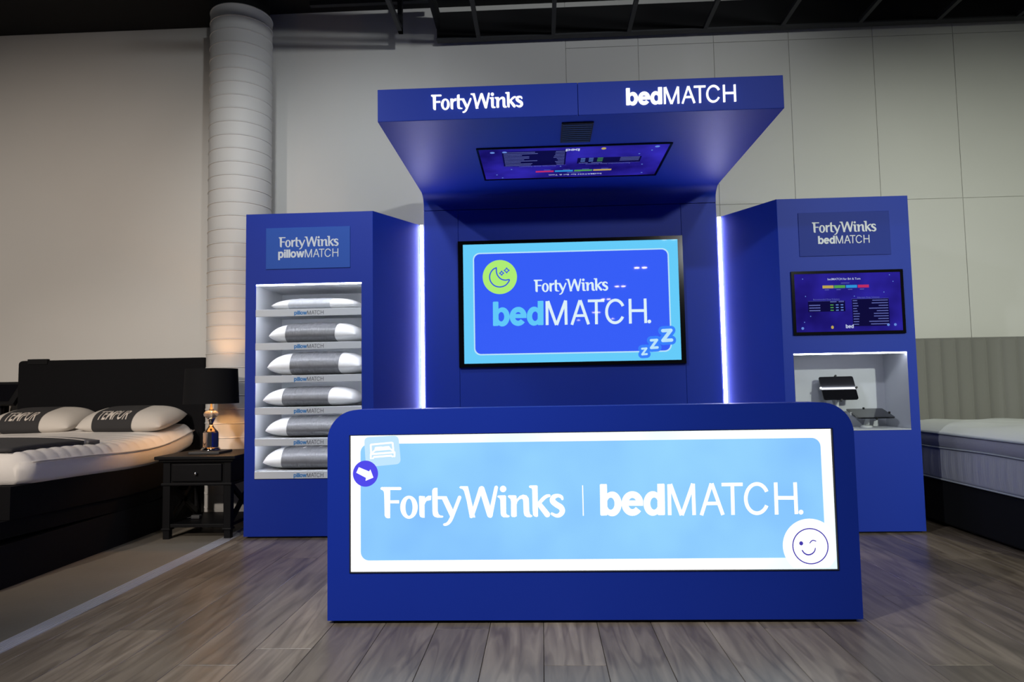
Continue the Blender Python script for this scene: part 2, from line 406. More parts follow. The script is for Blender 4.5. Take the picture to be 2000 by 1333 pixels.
def text_mesh(s, size, shear=0, offset=0):
    """plain small type: builtin font turned into a mesh; returns verts, faces, width"""
    c = bpy.data.curves.new('type', 'FONT'); c.body = s; c.size = size; c.shear = shear; c.offset = offset; c.resolution_u = 2
    o = bpy.data.objects.new('type', c); COL.objects.link(o)
    dg = bpy.context.evaluated_depsgraph_get(); me = bpy.data.meshes.new_from_object(o.evaluated_get(dg))
    v = [(a.co.x, a.co.y) for a in me.vertices]; f = [tuple(p.vertices) for p in me.polygons]
    bpy.data.objects.remove(o); bpy.data.curves.remove(c); bpy.data.meshes.remove(me)
    return v, f, max(a[0] for a in v)
def put_text(bm, F, s, u, v, width, off, align='c', **k):
    vv, ff, w = text_mesh(s, 1, **k); H = width/w
    x0 = u-width/2 if align == 'c' else u
    V = [bm.verts.new(at(F, x0+a*H, v+b*H, off)) for a, b in vv]
    for f in ff:
        try: bm.faces.new([V[i] for i in f])
        except ValueError: pass
    return bm

# ================================================================== THE SETTING
WALL = 5.45; CEIL = 4.11
floor = obj('floor', bx(-2.02, 7.2, -.4, WALL, -.06, -.014), 'toe_black'); tag(floor, 'grey-brown oak plank floor in front of the blue display', kind='structure')
PW = .2135; LEN = 2.2
mesh_cache = {}
k = -10
x = -.013-PW*9 - .0
xs = []
xx = -.013
while xx > -2.02: xx -= PW
while xx < 6.6: xs.append(xx); xx += PW
def plank_mesh(w, l):
    key = (round(w, 4), round(l, 3))
    if key not in mesh_cache:
        bm = bx(-w/2+.0011, w/2-.0011, -l/2+.001, l/2-.001, -.013, 0, bev=.0007, seg=1)
        me = bpy.data.meshes.new('plank'); bm.to_mesh(me); bm.free(); me.materials.append(MATS['oak_plank']); mesh_cache[key] = me
    return mesh_cache[key]
for i, x0 in enumerate(xs):
    x1 = x0+PW; x0c = max(x0, -2.02)
    y = -.4; st = (.35, 1.7, .95, 2.1, .6, 1.35)[i % 6]
    if abs(x0+1.08) < .06: st = .75
    cuts = [-.4]; c = -.4+st
    while c < WALL-.15: cuts.append(c); c += LEN
    cuts.append(WALL)
    for a, b in zip(cuts, cuts[1:]):
        o = bpy.data.objects.new('plank', plank_mesh(x1-x0c, b-a)); COL.objects.link(o)
        o.location = ((x0c+x1)/2, (a+b)/2, random.uniform(-.0006, 0)); o.parent = floor
conc = obj('floor_concrete', bx(-8, -2.10, -.4, WALL, -.06, 0), 'concrete'); tag(conc, 'worn brown concrete floor under the black bed', kind='structure')
bm = bx(-2.102, -2.018, -.4, WALL, -.02, .002)
for i in range(6): box(bm, -2.099+i*.0135, -2.0915+i*.0135, -.4, WALL, .001, .0055, bev=.0015, seg=1)
tag(obj('trim_1', bm, 'aluminium'), 'ribbed aluminium floor strip between concrete and planks', kind='structure')

wall = obj('wall_back', bx(-8, 8, WALL+.006, WALL+.15, 0, 5.2), 'wall_paint'); tag(wall, 'tall off-white back wall', kind='structure')
obj('wall_panel', bx(-8, -2.262, WALL, WALL+.006, 0, 5.2), 'wall_paint', wall)
cols = [-2.258, .249, .84, 1.45, 2.05, 2.716, 3.347, 3.98, 4.6, 5.25, 6.2, 8]
for i, (a, b) in enumerate(zip(cols, cols[1:])):
    rows = [0, 5.2] if i == 0 else [0, 2.377, 3.718, 5.2]
    for z0, z1 in zip(rows, rows[1:]):
        g = .0016
        obj('wall_panel', bx(a+g, b-g, WALL-.001, WALL+.006, z0+(g if z0 else 0), z1-g, bev=.0012, seg=1), 'wall_paint', wall)
# small fixing marks on the wall right of the canopy
for px_, pz_ in ((1.73, 2.49), (2.245, 2.47)):
    obj('fixing_mark', lathe(BM(), [(.006, 0), (.006, .004)], 0, 0, 10), 'grid_black', wall)
    o = wall.children[-1]; o.rotation_euler = (PI/2, 0, 0); o.location = (px_, WALL, pz_)
ceiling = obj('ceiling', bx(-8, 8, -24, WALL+.1, CEIL, CEIL+.1), 'ceiling_black'); tag(ceiling, 'matt black ceiling', kind='structure')
tag(obj('trim_2', bx(-8, -2.26, 4.6, WALL-.002, 4.02, CEIL), 'ceiling_black'), 'black bulkhead over the left part of the wall', kind='structure')
# downlights in rows behind the viewer, seen as glints in the screens
DL = [(2.65, -4.2, 'nearest'), (2.55, -7.6, 'second'), (2.4, -10.8, 'third'), (2.25, -13.8, 'fourth'), (2.25, -18.0, 'fifth')]
DLP = [(x_+d_, y_, n_, sd) for x_, y_, n_ in DL for d_, sd in ((-.095, 'left'), (.095, 'right'))]+[(1.7, -21.1, 'sixth', 'left'), (3.2, -20.8, 'sixth', 'right')]
for x_, y_, n_, sd in DLP:
    t = thing('ceiling_spotlight', 'black ceiling spotlight mirrored in the large screen, %s row, %s of its pair' % (n_, sd), 'spotlight', (x_, y_, 3.9), 'ceiling spotlights mirrored in the screens')
    obj('housing', lathe(BM(), [(.07, 3.905), (.085, 3.93), (.085, 4.08), (.05, 4.10)], x_, y_, 20), 'lamp_housing', t)
    obj('stem', lathe(BM(), [(.012, 4.10), (.012, CEIL)], x_, y_, 8), 'lamp_housing', t)
    obj('lamp_face', lathe(BM(), [(.064, 3.898), (.066, 3.904)], x_, y_, 20), 'lamp_face', t)
# column in stacked rings
CX, CY, CR = -2.330, 5.16, .2305
col = thing('column', 'round off-white column of stacked rings beside the black bed', 'column', (CX, CY, 0), kind='structure')
rh = .1035; me = None
for i in range(38):
    z0 = i*rh; z1 = min(z0+rh, 3.918)
    if z0 > 3.91: break
    if me is None or z1-z0 < rh-.001:
        bm = lathe(BM(), [(CR-.004, 0), (CR, .0004), (CR, z1-z0-.011), (CR+.0045, z1-z0-.008), (CR+.001, z1-z0-.0006), (CR-.004, z1-z0)], 0, 0, 72)
        me = bpy.data.meshes.new('column_ring'); bm.to_mesh(me); bm.free(); me.shade_smooth(); me.set_sharp_from_angle(angle=.6); me.materials.append(MATS['column_paint'])
    o = bpy.data.objects.new('column_ring', me); COL.objects.link(o); o.parent = col; o.location = (0, 0, z0)
obj('column_collar', lathe(BM(), [(CR-.02, 3.918), (CR-.02, CEIL)], CX, CY, 48), 'ceiling_black', col)
# suspended ceiling grid
grid = thing('ceiling_grid', 'black suspended ceiling grid in front of the wall top', 'ceiling grid', (1.5, 5.3, 3.75), kind='structure')
obj('grid_beam', bx(-.799, 6.6, 5.36, 5.385, 3.789, 4.019), 'ceiling_black', grid)
obj('grid_rail', bx(-.799, 6.6, 5.335, 5.40, 3.777, 3.789), 'grid_black', grid)
for i in range(11):
    xb = -.457+.6063*i
    obj('grid_bar', bx(xb-.016, xb+.016, 1.2, 5.337, 3.778, 3.808), 'grid_black', grid)
obj('grid_side', bx(-.803, -.773, 1.2, 5.36, 3.88, 4.019), 'ceiling_black', grid)
h = thing('ceiling_bracket', 'black bar and bracket hanging under the ceiling left of the grid', 'bracket', (-1.06, 5.15, 3.95), kind='structure')
obj('hanger_bar', bx(-1.078, -1.044, 1.2, 5.20, 3.76, 3.795), 'grid_black', h)
obj('hanger_post', bx(-1.078, -1.044, 5.15, 5.20, 3.76, CEIL), 'grid_black', h)
obj('cross_bar', bx(-1.80, -.82, 5.20, 5.24, 4.03, 4.07), 'grid_black', h)

# ================================================================== THE BLUE COUNTER
cnt = thing('display_counter', 'low blue counter with a lit light-blue logo panel across its front', 'counter', (.176, 2.87, 0))
FC = frame((0, 2.814, 0))
xl, xr, top, r = -.893, 1.246, .866, .125
out = [(xr, .012)]+ell(xr-r, top-r, r, r, 12, 0, 90)+ell(xl+r, top-r, r, r, 12, 90, 180)+[(xl, .012)]
hole = [(-.801, .2025), (1.161, .2025), (1.161, .7625), (-.801, .7625)]
obj('front_panel', plate(out, [hole], FC, .03), 'blue', cnt)
obj('body', prism(BM(), out, 2.844, 2.95, 'y'), 'blue', cnt)
obj('plinth', bx(xl+.02, xr-.02, 2.83, 2.94, 0, .012), 'toe_black', cnt)
bm = BM()
for a in ((-.801, -.799, .2025, .7625), (1.159, 1.161, .2025, .7625), (-.801, 1.161, .7595, .7625), (-.801, 1.161, .2025, .2045)):
    box(bm, a[0], a[1], 2.811, 2.843, a[2], a[3])
obj('box_frame', bm, 'toe_black', cnt)
lb = obj('lightbox', bx(-.798, 1.158, 2.822, 2.843, .205, .759), 'box_border', cnt)
FL = frame((0, 2.822, 0))
field = rrect(-.757, 1.115, .250, .724, .035)
bm = BM(); gpoly(bm, FL, field, .0006); obj('printed_field', bm, 'box_field', lb)
tl = [(-.742, .752), (-.598, .758), (-.588, .641), (-.734, .629)]
def round_quad(q, r, n=6):
    o_ = []
    for i in range(4):
        p, a, b = Vector(q[i]), Vector(q[i-1]), Vector(q[(i+1) % 4])
        s_, e_ = p+(a-p).normalized()*r, p+(b-p).normalized()*r
        for j in range(n+1):
            t = j/n; o_.append(tuple(s_*(1-t)**2+p*2*t*(1-t)+e_*t*t))
    return o_
bm = BM(); gpoly(bm, FL, round_quad(tl, .022), .0012); obj('bed_icon_tile', bm, 'box_tile', lb)
def pic(x, y): return ony_tile(680+x*.09, 840+y*.09)
def ony_tile(px, py): return (-.736+(px-712.4)/474.5, .603-(py-926.4+(px-712.4)*.012)/474.5)
bm = BM()
for st_ in ([(485, 520, 38), (478, 340, 38), (490, 332, 38), (940, 292, 38), (960, 300, 38), (975, 480, 38)],
            [(480, 540, 40), (1000, 500, 40)], [(480, 540, 40), (478, 630, 40), (530, 630, 34), (550, 600, 40), (925, 572, 40), (950, 590, 34), (1000, 585, 40), (1000, 500, 40)],
            [(520, 500, 36), (580, 450, 40), (900, 425, 40), (960, 460, 36)], [(580, 430, 40), (590, 410, 50), (710, 400, 54), (730, 405, 50), (870, 390, 54), (890, 410, 40)]):
    for p in stroke_polys([(*pic(a, b), w*.09/474.5) for a, b, w in st_]): gpoly(bm, FL, p, .0018)
    for a, b, w in st_[1:-1]: gpoly(bm, FL, ell(*pic(a, b), w*.045/474.5, w*.045/474.5, 12), .0018)
obj('bed_icon', bm, 'box_white', lb)
bm = BM(); gpoly(bm, FL, ell(-.736, .603, .0525, .0535, 48), .0024); obj('arrow_badge', bm, 'box_badge', lb)
bm = BM(); gpoly(bm, FL, [pic(*p) for p in ((215, 820), (440, 912), (470, 868), (535, 1045), (362, 1115), (372, 1050), (158, 940))], .003); obj('arrow', bm, 'box_white', lb)
bm = BM()
gpoly(bm, FL, [p for p in ell(1.056, .295, .108, .108, 64) if p[0] <= 1.157 and p[1] >= .206]+[(1.157, .256), (1.157, .206), (1.0, .206)][:0], .0012)
obj('smiley_disc', bm, 'box_white', lb)
bm = BM()
gring(bm, FL, ell(1.056, .295, .0712, .0712, 56), ell(1.056, .295, .0666, .0666, 56), .002)
sp = lambda x, y: (1.056+(x-720)*.09/474.5, .295-(y-765)*.09/474.5)
gpoly(bm, FL, ell(*sp(532, 705), .0078, .0082, 20), .002)
for pts in ([(712, 700, 20), (745, 660, 22), (785, 645, 22), (838, 662, 20)], [(548, 852, 26), (590, 910, 28), (660, 942, 30), (740, 925, 28), (800, 870, 24), (820, 808, 20)]):
    for p in stroke_polys([(*sp(a, b), w*.09/474.5) for a, b, w in pts], curve=True): gpoly(bm, FL, p, .002)
obj('smiley_face', bm, 'box_line', lb)
obj('lettering', put(BM(), FL, FORTY, -.676, .4215, .759/FORTY_W, .0018), 'box_white', lb)
obj('lettering', put(BM(), FL, BED+MATCH+DOT, .223, .4235, .791/BEDM_W, .0018), 'box_white', lb)
bm = BM(); gpoly(bm, FL, [(.1545, .423), (.1585, .423), (.1585, .545), (.1545, .545)], .0018); obj('divider_line', bm, 'box_white', lb)

# ================================================================== BACKDROP WITH CANOPY
bd = thing('display_backdrop', 'tall blue backdrop with an overhanging lettered canopy', 'display', (.216, 4.9, 0))
BX0, BX1 = -.83, 1.262
for a, b in ((BX0, -.5835), (-.5815, 1.0115), (1.0135, BX1)):
    obj('back_panel', bx(a, b, 4.84, 4.99, .012, 2.232, bev=.001, seg=1), 'blue', bd)
obj('plinth', bx(BX0+.02, BX1-.02, 4.86, 4.98, 0, .012), 'toe_black', bd)
prof = [(4.84, 2.236), (4.84, 2.262)]+[(4.735+.105*math.cos(math.radians(t)), 2.262+.083*math.sin(math.radians(t))) for t in range(10, 91, 10)]+[(3.462, 2.345), (3.462, 2.515), (4.99, 2.515), (4.99, 2.236)]
o = obj('canopy', prism(BM(), prof, BX0, BX1, 'x'), 'blue', bd, smooth=True); o.data.set_sharp_from_angle(angle=.5)
for a, b in ((BX0, .2145), (.2165, BX1)):
    obj('fascia_board', bx(a, b, 3.447, 3.462, 2.343, 2.517, bev=.0025), 'blue', bd)
FF = frame((0, 3.447, 0))
bm = put(BM(), FF, FORTY, -.549, 2.397, .481/FORTY_W, .0005); obj('lettering', raise_letters(bm, FF, .006), 'letter_lit', bd)
bm = put(BM(), FF, BED+MATCH, .46, 2.386, .56/BEDM_W, .0005); obj('lettering', raise_letters(bm, FF, .006), 'letter_lit', bd)
vt = obj('vent', bx(.133, .302, 3.543, 3.828, 2.338, 2.3455), 'toe_black', bd, label='black square vent')
for i in range(9): obj('vent_slat', bx(.140, .295, 3.558+i*.030, 3.572+i*.030, 2.336, 2.339), 'plastic_black', vt)
for a in (-.862, 1.266): obj('led_strip', bx(a+.004, a+.024, 4.838, 4.850, .02, 2.13, bev=.001), 'led', bd, label='white light strip')

# ================================================================== TOWERS
def tower(name, label, s, xo, xi, xb, cav, loc, zsplit=None):
    """s=-1 left, +1 right; outer x, inner front x, inner back x; cavity (x0,x1,z0,z1,yback)"""
    t = thing(name, label, 'display tower', loc)
    a, b = min(xo, xi), max(xo, xi)
    F = frame((0, 4.41, 0))
    x0, x1, z0, z1, yb = cav
    obj('front_panel', plate([(a, .012), (b, .012), (b, 2.13), (a, 2.13)], [[(x0, z0), (x1, z0), (x1, z1), (x0, z1)]], F, .006), 'blue', t)
    pts = [(xo, 4.417), (xi, 4.417), (xb, 4.835), (xb, 4.985), (xo, 4.985)]
    bm = BM(); n = len(pts)
    lo = [bm.verts.new((p[0], p[1], .012)) for p in pts]; hi = [bm.verts.new((p[0], p[1], 2.13)) for p in pts]
    for i in range(n):
        if i == 0: continue
        bm.faces.new((lo[i], lo[(i+1) % n], hi[(i+1) % n], hi[i]))
    bm.faces.new(hi); bm.faces.new(lo[::-1])
    bmesh.ops.recalc_face_normals(bm, faces=bm.faces)
    obj('carcass', bm, 'blue', t)
    # side wing facing the backdrop, a board of its own
    d = Vector((xb-xi, 4.835-4.41, 0)).normalized(); nn = Vector((d.y, -d.x, 0))*(-s)
    if nn.x*s > 0: nn = -nn
    p0, p1 = Vector((xi, 4.41, 0)), Vector((xb, 4.835, 0))
    q = [p0, p1, p1+nn*.003, p0+nn*.003]
    obj('wing_panel', prism(BM(), [(v.x, v.y) for v in q], .012, 2.13, 'z'), 'blue', t)
    obj('plinth', bx(a+.02, b-.02, 4.43, 4.95, 0, .012), 'toe_black', t)
    # lining of the cavity
    m = 'shelf_white' if s < 0 else 'niche_grey'
    e_ = .022 if s < 0 else -.0012
    x0, x1 = x0-e_, x1+e_; yf = 4.4165 if s < 0 else 4.4085
    bm = BM()
    V = {(i, j, k_): bm.verts.new((xx_, yy_, zz_)) for i, xx_ in enumerate((x0, x1)) for j, yy_ in enumerate((yf, yb)) for k_, zz_ in enumerate((z0, z1))}
    for f in (((0, 1, 0), (1, 1, 0), (1, 1, 1), (0, 1, 1)), ((0, 0, 0), (0, 1, 0), (0, 1, 1), (0, 0, 1)), ((1, 0, 0), (1, 0, 1), (1, 1, 1), (1, 1, 0)),
              ((0, 0, 0), (1, 0, 0), (1, 1, 0), (0, 1, 0)), ((0, 0, 1), (0, 1, 1), (1, 1, 1), (1, 0, 1))):
        bm.faces.new([V[i] for i in f])
    obj('niche_lining', bm, m, t)
    return t
LT = tower('display_tower', 'blue pillow tower with lit white shelves left of the backdrop', -1, -1.95, -1.099, -.866, (-1.881, -1.174, .377, 1.656, 4.925), (-1.5, 4.7, 0))
RT = tower('display_tower', 'blue tower with a screen above a lit grey niche right of the backdrop', 1, 2.363, 1.538, 1.294, (1.600, 2.306, .638, 1.129, 4.715), (1.95, 4.7, 0))
def sign(t, x0, x1, z0, z1, m):
    return obj('sign_board', bx(x0, x1, 4.405, 4.4095, z0, z1, bev=.001, seg=1), m, t)
FS = frame((0, 4.405, 0))
sg = sign(LT, -1.813, -1.248, 1.756, 2.032, 'blue_sign_sheen')
H = .404/FORTY_W
bm = put(BM(), FS, FORTY, -1.728, 1.902, H, .0008)
tw = PILLOW_W+(BEDM_W-MATCH_X)+.04; H2 = .404/tw
put(bm, FS, PILLOW+shift(MATCH, PILLOW_W+.04-MATCH_X), -1.730, 1.830, H2, .0008)
obj('lettering', bm, 'letter_print', sg)
sg = sign(RT, 1.667, 2.24, 1.752, 2.034, 'blue_sign_plain')
bm = put(BM(), FS, FORTY, 1.751, 1.904, .404/FORTY_W, .0008); put(bm, FS, BED+MATCH, 1.785, 1.830, .324/BEDM_W, .0008)
obj('lettering', bm, 'letter_print', sg)
FSH = frame((0, 4.4065, 0))
SH = [1.487, 1.266, 1.051, .843, .640, .428]
for i, zt in enumerate(SH):
    bm = bx(-1.880, -1.175, 4.4066, 4.4166, zt-.047, zt, bev=.0015, seg=1); box(bm, -1.902, -1.153, 4.4166, 4.92, zt-.013, zt-.0005)
    sh = obj('shelf', bm, 'shelf_white', LT)
    Hs = .196/tw
    b1 = put(BM(), FSH, PILLOW, -1.621, zt-.038, Hs, .0007); obj('lettering', b1, 'print_blue', sh)
    b2 = put(BM(), FSH, shift(MATCH, PILLOW_W+.04-MATCH_X), -1.621, zt-.038, Hs, .0007); obj('lettering', b2, 'print_grey', sh)
for zt in SH[:-1]: obj('led_strip', bx(-1.90, -1.155, 4.424, 4.434, zt-.020, zt-.0135), 'led_shelf', LT)
obj('led_strip', bx(-1.878, -1.178, 4.412, 4.424, 1.648, 1.6555), 'led_shelf', LT)
obj('led_strip', bx(1.604, 2.302, 4.412, 4.424, 1.121, 1.1285), 'led_niche', RT)
obj('niche_floor', bx(1.601, 2.305, 4.4066, 4.712, .6385, .645, bev=.001, seg=1), 'niche_grey', RT)

# ------------------------------------------------------------------ pillows
def pfun(a, b, h, hb, p, q, sag=.05):
    """pillow surface: u,v in [-1,1], top +1 / bottom -1"""
    def f(u, v, s_, off=0):
        e = max(0, (1-abs(u)**(p*1.45)))**q*max(0, (1-abs(v)**p))**q
        x_ = a*u*(1-sag*v*v); y_ = b*v*(1-sag*u*u)
        return Vector((x_, y_, (h*e if s_ > 0 else -hb*e)))
    return f
def pillow_bm(f, o, u0=-1, u1=1, off=0, nu=36, nv=24, rot=None, pitch=0, wr=0, seed=0):
    bm = BM(); rnd = random.Random(seed)
    R = Matrix.Rotation(pitch, 3, 'X')@Matrix.Rotation(rot or 0, 3, 'Z')
    T, B = [], []
    ph = [rnd.uniform(0, 6) for _ in range(6)]
    for i in range(nu+1):
        # denser sampling near the ends
        t = u0+(u1-u0)*i/nu
        u = math.sin(t*PI/2) if (u0, u1) == (-1, 1) else t
        rt, rb = [], []
        for j in range(nv+1):
            v = math.sin((-1+2*j/nv)*PI/2)
            for s_, lst in ((1, rt), (-1, rb)):
                P = f(u, v, s_)
                e = 1e-3
                du = f(min(1, u+e), v, s_)-f(max(-1, u-e), v, s_); dv = f(u, min(1, v+e), s_)-f(u, max(-1, v-e), s_)
                n_ = du.cross(dv)*s_
                n_ = n_.normalized() if n_.length > 1e-12 else Vector((0, 0, s_))
                w_ = wr*(math.sin(u*23+ph[0]+3*math.sin(v*4+ph[1]))+math.sin(u*37+v*9+ph[2])*.6)*(1-v*v)*(1-u*u) if s_ > 0 else 0
                if abs(v) > .999: n_ = Vector((0, math.copysign(1, v), 0))
                lst.append(bm.verts.new(Vector(o)+R@(P+n_*(off+w_))))
        T.append(rt); B.append(rb)
    for i in range(nu):
        for j in range(nv):
            bm.faces.new((T[i][j], T[i+1][j], T[i+1][j+1], T[i][j+1]))
            bm.faces.new((B[i][j+1], B[i+1][j+1], B[i+1][j], B[i][j]))
    bmesh.ops.remove_doubles(bm, verts=bm.verts, dist=1e-5)
    bmesh.ops.recalc_face_normals(bm, faces=bm.faces)
    return bm
PS = [(-1.815, -1.222, -1.69, -1.391, .088, 'thin white pillow with a pale grey sleeve on the top shelf of the pillow tower', 'pillow_sleeve_pale'),
      (-1.832, -1.212, -1.711, -1.356, .142, 'wrinkled white pillow with a dark grey sleeve on the second shelf from the top', 'pillow_sleeve'),
      (-1.842, -1.185, -1.678, -1.331, .158, 'plump white pillow with a grey sleeve on the third shelf from the top', 'pillow_sleeve'),
      (-1.870, -1.235, -1.73, -1.401, .130, 'long flat white pillow with a grey sleeve on the fourth shelf from the top', 'pillow_sleeve'),
      (-1.852, -1.205, -1.698, -1.36, .136, 'white pillow with a grey sleeve on the shelf above the lowest, partly behind the counter', 'pillow_sleeve'),
      (-1.868, -1.195, -1.735, -1.36, .148, 'thick white pillow with a grey sleeve on the lowest shelf of the pillow tower', 'pillow_sleeve')]
for i, (a, b, s0, s1, h, lab, sm) in enumerate(PS):
    cx, hx = (a+b)/2, (b-a)/2; zt = SH[i]
    f = pfun(hx, .185, h*.66, h*.34, 2.9, .5, .06)
    o = (cx, 4.635, zt+h*.34+.0015)
    t = thing('pillow', lab, 'pillow', (cx, 4.635, zt), 'pillows on the tower shelves')
    obj('cushion', pillow_bm(f, o, wr=.0012, seed=i), 'pillow_white', t, smooth=True)
    obj('sleeve', pillow_bm(f, o, (s0-cx)/hx, (s1-cx)/hx, off=.0018, wr=.0016, seed=i+9), sm, t, smooth=True)

# ================================================================== SCREENS
def screen_frame(name, label, x0, x1, z0, z1, y, d, bz, parentloc):
    t = thing(name, label, 'screen', parentloc)
    return t
tv = thing('television', 'large screen with a bright blue moon and logo picture on the backdrop', 'television', (.215, 4.84, 1.09))
FT = frame((0, 4.812, 0))
obj('bezel', plate([(-.583, 1.093), (1.011, 1.093), (1.011, 1.998), (-.583, 1.998)], [[(-.546, 1.119), (.977, 1.119), (.977, 1.972), (-.546, 1.972)]], FT, .027), 'tv_black', tv)
sc = obj('screen', bx(-.546, .977, 4.815, 4.838, 1.119, 1.972), 'tv_cyan', tv)
FT = frame((0, 4.815, 0))
bm = BM(); gpoly(bm, FT, rrect(-.476, .913, 1.177, 1.911, .048), .0006); obj('picture_outline', bm, 'tv_pale', sc)
bm = BM(); gpoly(bm, FT, rrect(-.467, .904, 1.186, 1.902, .042), .0012); obj('picture_field', bm, 'tv_blue', sc)
bm = BM(); gpoly(bm, FT, ell(-.285, 1.733, .1225, .1225, 56), .0018); obj('moon_disc', bm, 'tv_green', sc)
bm = BM(); mp_ = lambda x, y: (-.285+(x-650)*.0714/275, 1.733-(y-655)*.0714/275)
moon = [(560, 395), (470, 440), (400, 530), (370, 650), (400, 780), (500, 890), (640, 930), (780, 900), (870, 820), (910, 735), (800, 745), (690, 715), (610, 640), (565, 540), (558, 400)]
for p in stroke_polys([(*mp_(a, b), .009) for a, b in moon], curve=True): gpoly(bm, FT, p, .0024)
for cx_, cy_, r_ in ((702, 550, 58), (842, 477, 70)):
    pts = []
    for k_ in range(8):
        rr = r_ if k_ % 2 == 0 else r_*.55
        pts.append((cx_+rr*math.cos(k_*PI/4), cy_+rr*math.sin(k_*PI/4)))
    for a, b in zip(pts, pts[1:]+pts[:1]):
        for p in stroke_polys([(*mp_(*a), .007), (*mp_(*b), .007)]): gpoly(bm, FT, p, .0024)
obj('moon_outline', bm, 'tv_line', sc)
bm = put(BM(), FT, FORTY, -.046, 1.620, .527/FORTY_W, .0018); put(bm, FT, MATCH, -.342, 1.384, 1.089/BEDM_W, .0018); put(bm, FT, DOT, -.342, 1.384, 1.089/BEDM_W, .0018)
obj('lettering', bm, 'tv_text', sc)
bm = put(BM(), FT, BED, -.342, 1.384, 1.089/BEDM_W, .0019); obj('lettering', bm, 'tv_bed', sc)
zh, zz = BM(), BM()
for n_, (x0, z0, x1, z1, w_) in enumerate(((.698, 1.156, .743, 1.208, .014), (.760, 1.199, .820, 1.268, .018), (.840, 1.246, .922, 1.337, .024))):
    sl = (x1-x0)*.16
    pts = [(x0+sl, z1-w_/2), (x1-w_/2, z1-w_/2+.002), (x0+w_/2, z0+w_/2-.002), (x1-w_*.4, z0+w_/2)]
    for a, b in zip(pts, pts[1:]):
        for p in stroke_polys([(*a, w_+.040), (*b, w_+.040)]): gpoly(zh, FT, p, .0018)
        for p in stroke_polys([(*a, w_), (*b, w_)]): gpoly(zz, FT, p, .0026)
obj('sleep_letter_halo', zh, 'tv_halo', sc); obj('sleep_lettering', zz, 'tv_pale', sc)

def report_screen(t, F, w, h):
    """the report page: F has its origin in the top-left corner of the lit area, v is up"""
    sc_ = None
    def P(u, v): return (u*w, -v*h)
    def R(bm, u0, u1, v0, v1, off=.0008): gpoly(bm, F, [P(u0, v1), P(u1, v1), P(u1, v0), P(u0, v0)], off)
    bm = BM(); gpoly(bm, F, [P(0, 1), P(1, 1), P(1, 0), P(0, 0)], 0); sc_ = obj('screen', bm, 'sc_bg', t)
    for nm, u0 in (('sc_yellow', .265), ('sc_green', .375), ('sc_cyan', .487), ('sc_red', .598)):
        bm = BM(); R(bm, u0, u0+.104, .205, .255); obj('score_bar', bm, nm, sc_)
    bm = BM(); R(bm, .12, .47, .475, .655); obj('table_box', bm, 'sc_box', sc_); bm = BM(); R(bm, .535, .88, .45, .915); obj('table_box', bm, 'sc_box', sc_)
    bm = BM()
    put_text(bm, F, 'bedMATCH for Bri & Tom', .47*w, -.115*h, .31*w, .0012, offset=.01)
    obj('heading', bm, 'sc_white', sc_)
    obj('logo', put(BM(), F, BED, .465*w, -.945*h, .075*w/BED_W, .0012), 'sc_white', sc_)
    bm = BM(); rnd = random.Random(3)
    put_text(bm, F, 'Recommended Sleep Solutions', .295*w, -.455*h, .25*w, .0012)
    put_text(bm, F, 'Alternate Sleep Solutions', .69*w, -.435*h, .21*w, .0012)
    for u0, u1 in ((.33, .39), (.41, .46)): R(bm, u0, u1, .482, .496, .0012)
    for i in range(3): R(bm, .13, .235, .535+i*.045, .551+i*.045, .0012)
    for i in range(10):
        v = .47+i*.045
        R(bm, .543, .543+rnd.uniform(.035, .06), v, v+.014, .0012); R(bm, .872-rnd.uniform(.08, .2), .872, v, v+.014, .0012)
    for i in range(4): R(bm, .285+i*.11, .325+i*.11, .275, .285, .0012)
    R(bm, .44, .52, .165, .175, .0012); R(bm, .12, .46, .47, .473, .0012); R(bm, .53, .88, .445, .448, .0012)
    tag(obj('small_print', bm, 'sc_dim', sc_), kind='stuff')
    bm = BM()
    for i in range(3):
        for u0 in (.385, .43): R(bm, u0-.003, u0+.022, .535+i*.045, .551+i*.045, .0012)
    tag(obj('figures', bm, 'sc_blue', sc_), kind='stuff')
    for u, v in ((.06, .935), (.865, .90), (.93, .90)):
        bm = BM(); gpoly(bm, F, ell(u*w, -v*h, .013*w, .013*w, 12), .0012); obj('icon', bm, 'sc_blue', sc_)
    for u, v in ((.08, .085), (.10, .385), (.14, .73), (.84, .34), (.93, .16), (.56, .40), (.08, .83), (.90, .045)):
        bm = BM(); gpoly(bm, F, ell(u*w, -v*h, .005*w, .005*w, 8), .0012); obj('star', bm, 'sc_blue', sc_)
    bm = BM(); gpoly(bm, F, ell(.34*w, -.925*h, .013*w, .016*w, 12), .0012); obj('icon', bm, 'sc_yellow', sc_)
    bm = BM()
    for i in range(3): R(bm, .33, .36, .535+i*.045, .551+i*.045, .0012)
    tag(obj('figures', bm, 'sc_green', sc_), kind='stuff')
    return sc_
ss = thing('wall_screen', 'small screen with a dark blue report page on the right tower', 'screen', (1.953, 4.41, 1.245))
FB = frame((0, 4.396, 0))
obj('bezel', plate([(1.604, 1.246), (2.302, 1.246), (2.302, 1.654), (1.604, 1.654)], [[(1.622, 1.264), (2.284, 1.264), (2.284, 1.636), (1.622, 1.636)]], FB, .0138), 'tv_black', ss)
obj('housing', bx(1.61, 2.296, 4.4015, 4.4095, 1.252, 1.648), 'tv_black', ss)
report_screen(ss, frame((1.622, 4.399, 1.636)), .662, .372)
cs = thing('canopy_screen', 'screen with a dark blue report page facing down under the canopy', 'screen', (.213, 4.19, 2.345))
FCB = frame((0, 0, 2.338), -X, Y)
obj('bezel', plate([(-.785, 3.893), (.357, 3.893), (.357, 4.497), (-.785, 4.497)], [[(-.770, 3.903), (.345, 3.903), (.345, 4.476), (-.770, 4.476)]], FCB, .0066), 'tv_black', cs)
